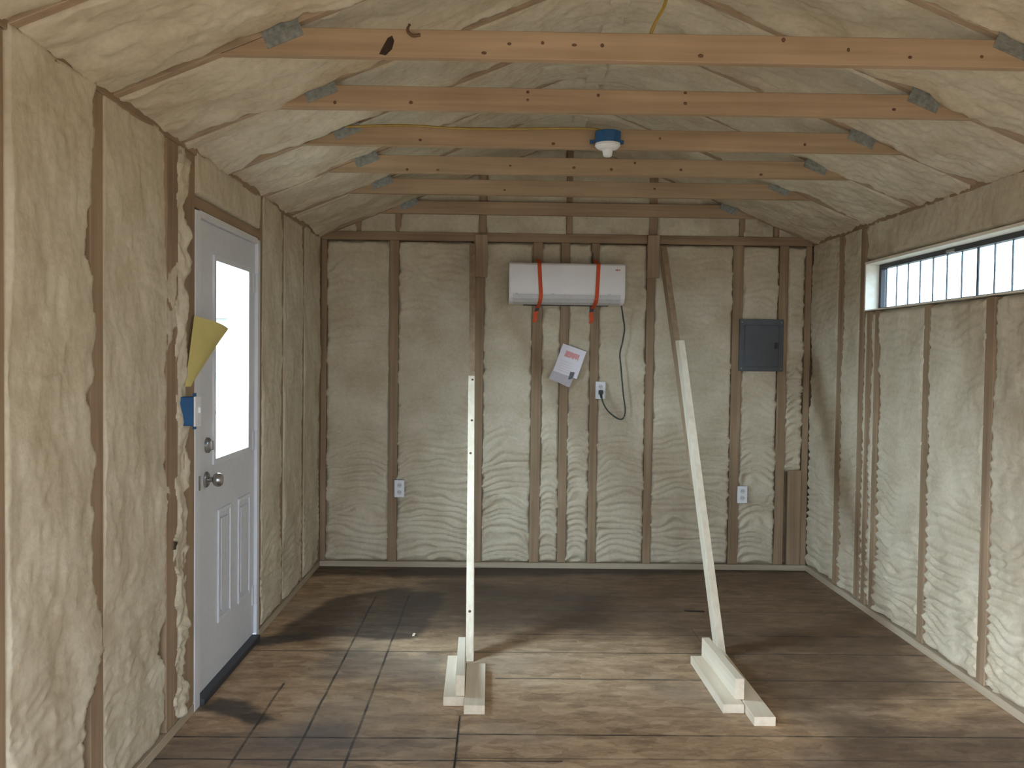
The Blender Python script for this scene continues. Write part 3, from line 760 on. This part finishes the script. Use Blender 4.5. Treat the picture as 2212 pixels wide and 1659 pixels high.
# ================================================================== PAPERS ON THE BACK WALL
def print_mat():
    m, n, b = newmat('printed_manual')
    b.inputs['Roughness'].default_value = 0.3
    N_ = n.nodes.new; Lk = n.links.new
    tc = N_('ShaderNodeTexCoord'); sp = N_('ShaderNodeSeparateXYZ'); Lk(tc.outputs['Object'], sp.inputs[0])
    def mt(op, a, c=None):
        k = N_('ShaderNodeMath'); k.operation = op
        for i, q in enumerate((a, c)):
            if q is None: continue
            if isinstance(q, (int, float)): k.inputs[i].default_value = q
            else: Lk(q, k.inputs[i])
        return k.outputs[0]
    def rect(x0, x1, z0, z1):
        f = mt('MULTIPLY', mt('GREATER_THAN', sp.outputs[0], x0), mt('LESS_THAN', sp.outputs[0], x1))
        return mt('MULTIPLY', f, mt('MULTIPLY', mt('GREATER_THAN', sp.outputs[2], z0), mt('LESS_THAN', sp.outputs[2], z1)))
    t = N_('ShaderNodeTexNoise'); t.inputs['Scale'].default_value = 60; Lk(tc.outputs['Object'], t.inputs['Vector'])
    mk = mt('MULTIPLY', rect(-0.048, 0.052, 0.020, 0.062), mt('GREATER_THAN', t.outputs['Fac'], 0.40))
    x = N_('ShaderNodeMix'); x.data_type = 'RGBA'; x.inputs[6].default_value = (0.72, 0.66, 0.70, 1); x.inputs[7].default_value = (0.62, 0.25, 0.25, 1)
    Lk(mk, x.inputs[0])
    ln = mt('MULTIPLY', rect(-0.06, 0.03, -0.085, -0.01), mt('LESS_THAN', mt('FRACT', mt('MULTIPLY', sp.outputs[2], 60)), 0.35))
    y = N_('ShaderNodeMix'); y.data_type = 'RGBA'; y.inputs[7].default_value = (0.55, 0.50, 0.52, 1)
    Lk(mt('MULTIPLY', ln, 0.6), y.inputs[0]); Lk(x.outputs[2], y.inputs[6]); Lk(y.outputs[2], b.inputs['Base Color'])
    return m
pk = thing('manual_packet', (0.47, YB-0.03, 1.42), 'tilted white instruction booklet with red print in a clear bag below the air conditioner', 'booklet')
def tilted(name, cx, cz, hw, hh, ang, y, th, mat, parent, curl=0.0):
    nx = 8; mb = MB()
    for j in range(2):
        for i in range(nx+1):
            u = -hw+2*hw*i/nx
            for v in (-hh, hh):
                mb.v.append((u, -curl*(u/hw)**2-j*th, v))
    g = 2*(nx+1)
    for i in range(nx):
        a = 2*i
        mb.f.append((a, a+2, a+3, a+1)); mb.f.append((g+a, g+a+1, g+a+3, g+a+2))
        mb.f.append((a, g+a, g+a+2, a+2)); mb.f.append((a+1, a+3, g+a+3, g+a+1))
    mb.f.append((0, 1, g+1, g)); mb.f.append((2*nx, g+2*nx, g+2*nx+1, 2*nx+1))
    me = bpy.data.meshes.new(name); me.from_pydata(mb.v, [], mb.f); me.update()
    o = bpy.data.objects.new(name, me); COL.objects.link(o); me.materials.append(mat); o.parent = parent
    o.location = Vector((cx, y, cz))-parent.location; o.rotation_euler = (0, ang, 0)
    return o
PM = print_mat(); BACKP = plain('grey_lilac_paper', (0.50, 0.46, 0.50), 0.35, noise=0.08)
tilted('back_sheet', 0.468, 1.415, 0.078, 0.128, math.radians(24), YB-0.024, 0.003, BACKP, pk)
tilted('cover_sheet', 0.488, 1.449, 0.086, 0.100, math.radians(19), YB-0.034, 0.004, PM, pk, 0.005)
build('black_clip', MB().prism([(0.478, 0, 1.322), (0.507, 0, 1.330), (0.522, 0, 1.372), (0.492, 0, 1.376)], (0, YB-0.050, 0), (0, YB-0.041, 0)), plain('grey_clip', (0.12, 0.12, 0.125), 0.5), pk, 0.002)

# ================================================================== OUTLETS, SWITCH, BREAKER PANEL
def outlet(cx, cz, label):
    t = thing('electrical_outlet', (cx, YB, cz-0.06), label, 'outlet', 'white outlets on the back wall')
    build('wall_box', MB().box(cx-0.030, cx+0.034, YB-0.020, YB+0.03, cz-0.058, cz+0.058), BLUE, t, 0.003)
    build('cover_plate', MB().box(cx-0.035, cx+0.035, YB-0.026, YB-0.0205, cz-0.060, cz+0.060), PLASW, t, 0.003)
    for s in (-1, 1):
        r = build('receptacle', MB().lathe((cx, YB-0.026, cz+s*0.024), (0, -1, 0), [(0.0165, 0), (0.0165, 0.0025), (0.014, 0.003)], 16), ACG, t)
        sl_ = MB()
        for dx in (-0.006, 0.006): sl_.box(cx+dx-0.0012, cx+dx+0.0012, YB-0.0296, YB-0.0288, cz+s*0.024-0.003, cz+s*0.024+0.006)
        build('slot', sl_, DARK, r)
outlet(-0.680, 0.551, 'white outlet low on the back wall left of both props')
outlet(0.705, 1.250, 'white outlet with the dark cord plugged in, below the air conditioner')
outlet(1.706, 0.535, 'white outlet low on the back wall below the grey breaker panel')

sw = thing('light_switch', (XL, 3.52, 1.18), 'white switch in a blue plastic box beside the entry door', 'switch')
build('wall_box', MB().box(XL+0.0005, XL+0.058, 3.485, 3.540, 1.190, 1.302), BLUE, sw, 0.003)
for s in (0, 1):
    build('mounting_ear', MB().box(XL+0.046, XL+0.056, 3.503, 3.522, 1.1755 if s == 0 else 1.3025, 1.1895 if s == 0 else 1.3165), BLUE, sw, 0.001)
spl = build('switch_plate', MB().box(XL+0.0585, XL+0.066, 3.479, 3.547, 1.188, 1.304), PLASW, sw, 0.002)
build('toggle', MB().box(XL+0.066, XL+0.076, 3.508, 3.518, 1.24, 1.262), PLASW, spl, 0.002)

bk = thing('breaker_panel', (1.82, YB, 1.395), 'dark grey metal breaker panel set between studs on the back wall', 'breaker panel')
build('cabinet', MB().box(1.666, 1.972, YB-0.020, YB+0.06, 1.396, 1.757), PANELG, bk, 0.003)
dr = build('panel_door', MB().box(1.700, 1.940, YB-0.026, YB-0.0205, 1.425, 1.715), PANELG, bk, 0.003)
build('latch', MB().box(1.908, 1.930, YB-0.030, YB-0.0262, 1.555, 1.595), DARK, dr, 0.001)
for x in (1.682, 1.956):
    for z in (1.415, 1.735):
        build('screw', MB().lathe((x, YB-0.020, z), (0, -1, 0), [(0.005, 0), (0.005, 0.002), (0.003, 0.003)], 8), STEEL, bk)

# ================================================================== YELLOW SHEET BESIDE THE DOOR
def sheet():
    A = Vector((-1.222, 3.623, 1.621)); D = Vector((-1.224, 3.524, 1.341)); B = Vector((-1.139, 3.80, 1.576)); C = Vector((-1.171, 3.76, 1.513))
    n = 12; mb = MB(); me = []
    for k in (0, 1):
        for j in range(n+1):
            t = j/n
            l = A.lerp(D, t)
            # right edge: A->B is the top, B->C->D the lower right
            if t < 0.28: r = B.lerp(C, t/0.28)
            else: r = C.lerp(D+Vector((0.01, 0.03, 0.0)), (t-0.28)/0.72)
            for i in range(n+1):
                s = i/n; p = l.lerp(r, s)
                p = p+Vector((0.022*math.sin(math.pi*s)*(1-0.5*t)+k*0.0012, 0, 0))
                mb.v.append(tuple(p))
    g = (n+1)**2
    for j in range(n):
        for i in range(n):
            a = j*(n+1)+i
            mb.f.append((a, a+1, a+n+2, a+n+1)); mb.f.append((g+a, g+a+n+1, g+a+n+2, g+a+1))
    b = [j*(n+1) for j in range(n+1)]
    rim = list(range(n+1))+[j*(n+1)+n for j in range(1, n+1)]+[n*(n+1)+i for i in range(n-1, -1, -1)]+[j*(n+1) for j in range(n-1, 0, -1)]
    for i in range(len(rim)):
        a, c = rim[i], rim[(i+1) % len(rim)]; mb.f.append((a, g+a, g+c, c))
    return mb
tag(build('yellow_sheet', sheet(), YELP, None, 0, True), 'yellow paper sheet curling off the framing beside the entry door', 'paper')

# ================================================================== LAMP BOX AND CABLES
ly = 4.095-0.064
lb = thing('lamp_holder', (0.472, ly, 2.37), 'blue ceiling box with white bulb socket hanging on the third collar tie', 'lamp holder')
octo = [(0.472+0.058*math.cos(math.pi/8+k*math.pi/4)*1.03, ly+0.058*math.sin(math.pi/8+k*math.pi/4)*1.03, 0) for k in range(8)]
bx_ = build('box', MB().prism(octo, (0, 0, 2.428), (0, 0, 2.480)), BLUE, lb, 0.003)
for dx in (-0.066, 0.066):
    build('nail_tab', MB().box(0.472+dx-0.010, 0.472+dx+0.010, ly+0.03, ly+0.045, 2.436, 2.452), BLUE, bx_)
build('bracket', MB().box(0.44, 0.504, ly+0.0555, ly+0.0625, 2.44, 2.49), BLUE, bx_)
build('porcelain_base', MB().lathe((0.472, ly, 2.4275), (0, 0, -1), [(0.056, 0), (0.057, 0.010), (0.046, 0.022), (0.030, 0.027)], 24), PLASW, lb, smooth=True)
build('socket', MB().lathe((0.472, ly, 2.400), (0, 0, -1), [(0.024, 0), (0.0215, 0.012), (0.020, 0.026), (0.013, 0.030)], 20), PLASW, lb, smooth=True)
tag(build('yellow_cable', MB().tube(bez([(-0.70, 4.088, 2.498), (-0.45, 4.086, 2.508), (-0.2, 4.088, 2.499), (0.05, 4.086, 2.500), (0.25, 4.088, 2.506), (0.40, 4.082, 2.505), (0.44, 4.05, 2.492), (0.45, 4.04, 2.478)], 6), 0.0055, 6), YELC),
    'yellow cable stapled along the third collar tie towards the blue lamp box', 'cable')
tag(build('yellow_cable', MB().tube(bez([(0.470, 2.905, 2.505), (0.485, 2.900, 2.545), (0.52, 2.90, 2.62), (0.535, 2.92, 2.75), (0.53, 2.98, 2.93)], 6), 0.0055, 6), YELC),
    'yellow cable rising from the nearest collar tie at the top edge of the picture', 'cable')
tag(build('cable_end', MB().tube(bez([(-0.296, 2.882, 2.520), (-0.302, 2.880, 2.500), (-0.286, 2.880, 2.484), (-0.262, 2.882, 2.488)], 6), 0.005, 6), KNOT),
    'short dark hooked cable end on the nearest collar tie beside the bark patch', 'cable')

# ================================================================== OUTSIDE
gnd = struct(build('ground', MB().box(-70, 70, -70, 70, -0.40, -0.25), GRAVEL))
h1 = thing('neighbour_house', (-8.5, 29, -0.25), 'pale sided house seen through the door glass', 'house')
build('wall', MB().box(-14.0, -5.6, 27.0, 33.0, -0.25, 2.5), SIDING, h1)
build('roof', MB().prism([(-14.4, 26.5, 2.5), (-14.4, 33.5, 2.5), (-14.4, 30.0, 4.3)], (0, 0, 0), (9.2, 0, 0)), SHING, h1)
for x in (-8.9, -7.0):
    wn = build('window', MB().box(x-0.5, x+0.5, 26.93, 26.999, 0.9, 2.0), JAMBW, h1)
    build('pane', MB().box(x-0.42, x+0.42, 26.90, 26.929, 0.98, 1.92), SHING, wn)
slab_o = build('added_pale_pad', MB().box(-7.5, XL-0.14, 1.5, 24.0, -0.249, -0.16), plain('added_pad_pale', (0.33, 0.29, 0.235), 0.9, noise=0.1, scale=4), None, 0.005)  # added pale slab; keeps the ground seen through the door glass bright
struct(slab_o)
pst = build('porch_post', MB().box(-1.99, -1.90, 6.60, 6.69, -0.16, 2.2), SIDING, None, 0.004)
tag(pst, 'pale upright post outside the door glass', 'post')

# ================================================================== SCRAPS ON THE FLOOR
tag(build('bark_strip', MB().prism([(1.10, 5.200, 0.0005), (1.13, 5.186, 0.0005), (1.215, 5.178, 0.0005), (1.215, 5.190, 0.0005), (1.14, 5.202, 0.0005)], (0, 0, 0), (0, 0, 0.006)), BARK),
    'thin dark strip of bark lying on the floor behind the right prop', 'bark')
tag(build('wood_chip', MB().prism([(-0.440, 4.690, 0.0005), (-0.428, 4.688, 0.0005), (-0.425, 4.702, 0.0005), (-0.436, 4.705, 0.0005)], (0, 0, 0), (0.004, 0.002, 0.012)), P[1]),
    'tiny pale wood chip on the floor at the edge of the dark stain', 'wood chip')
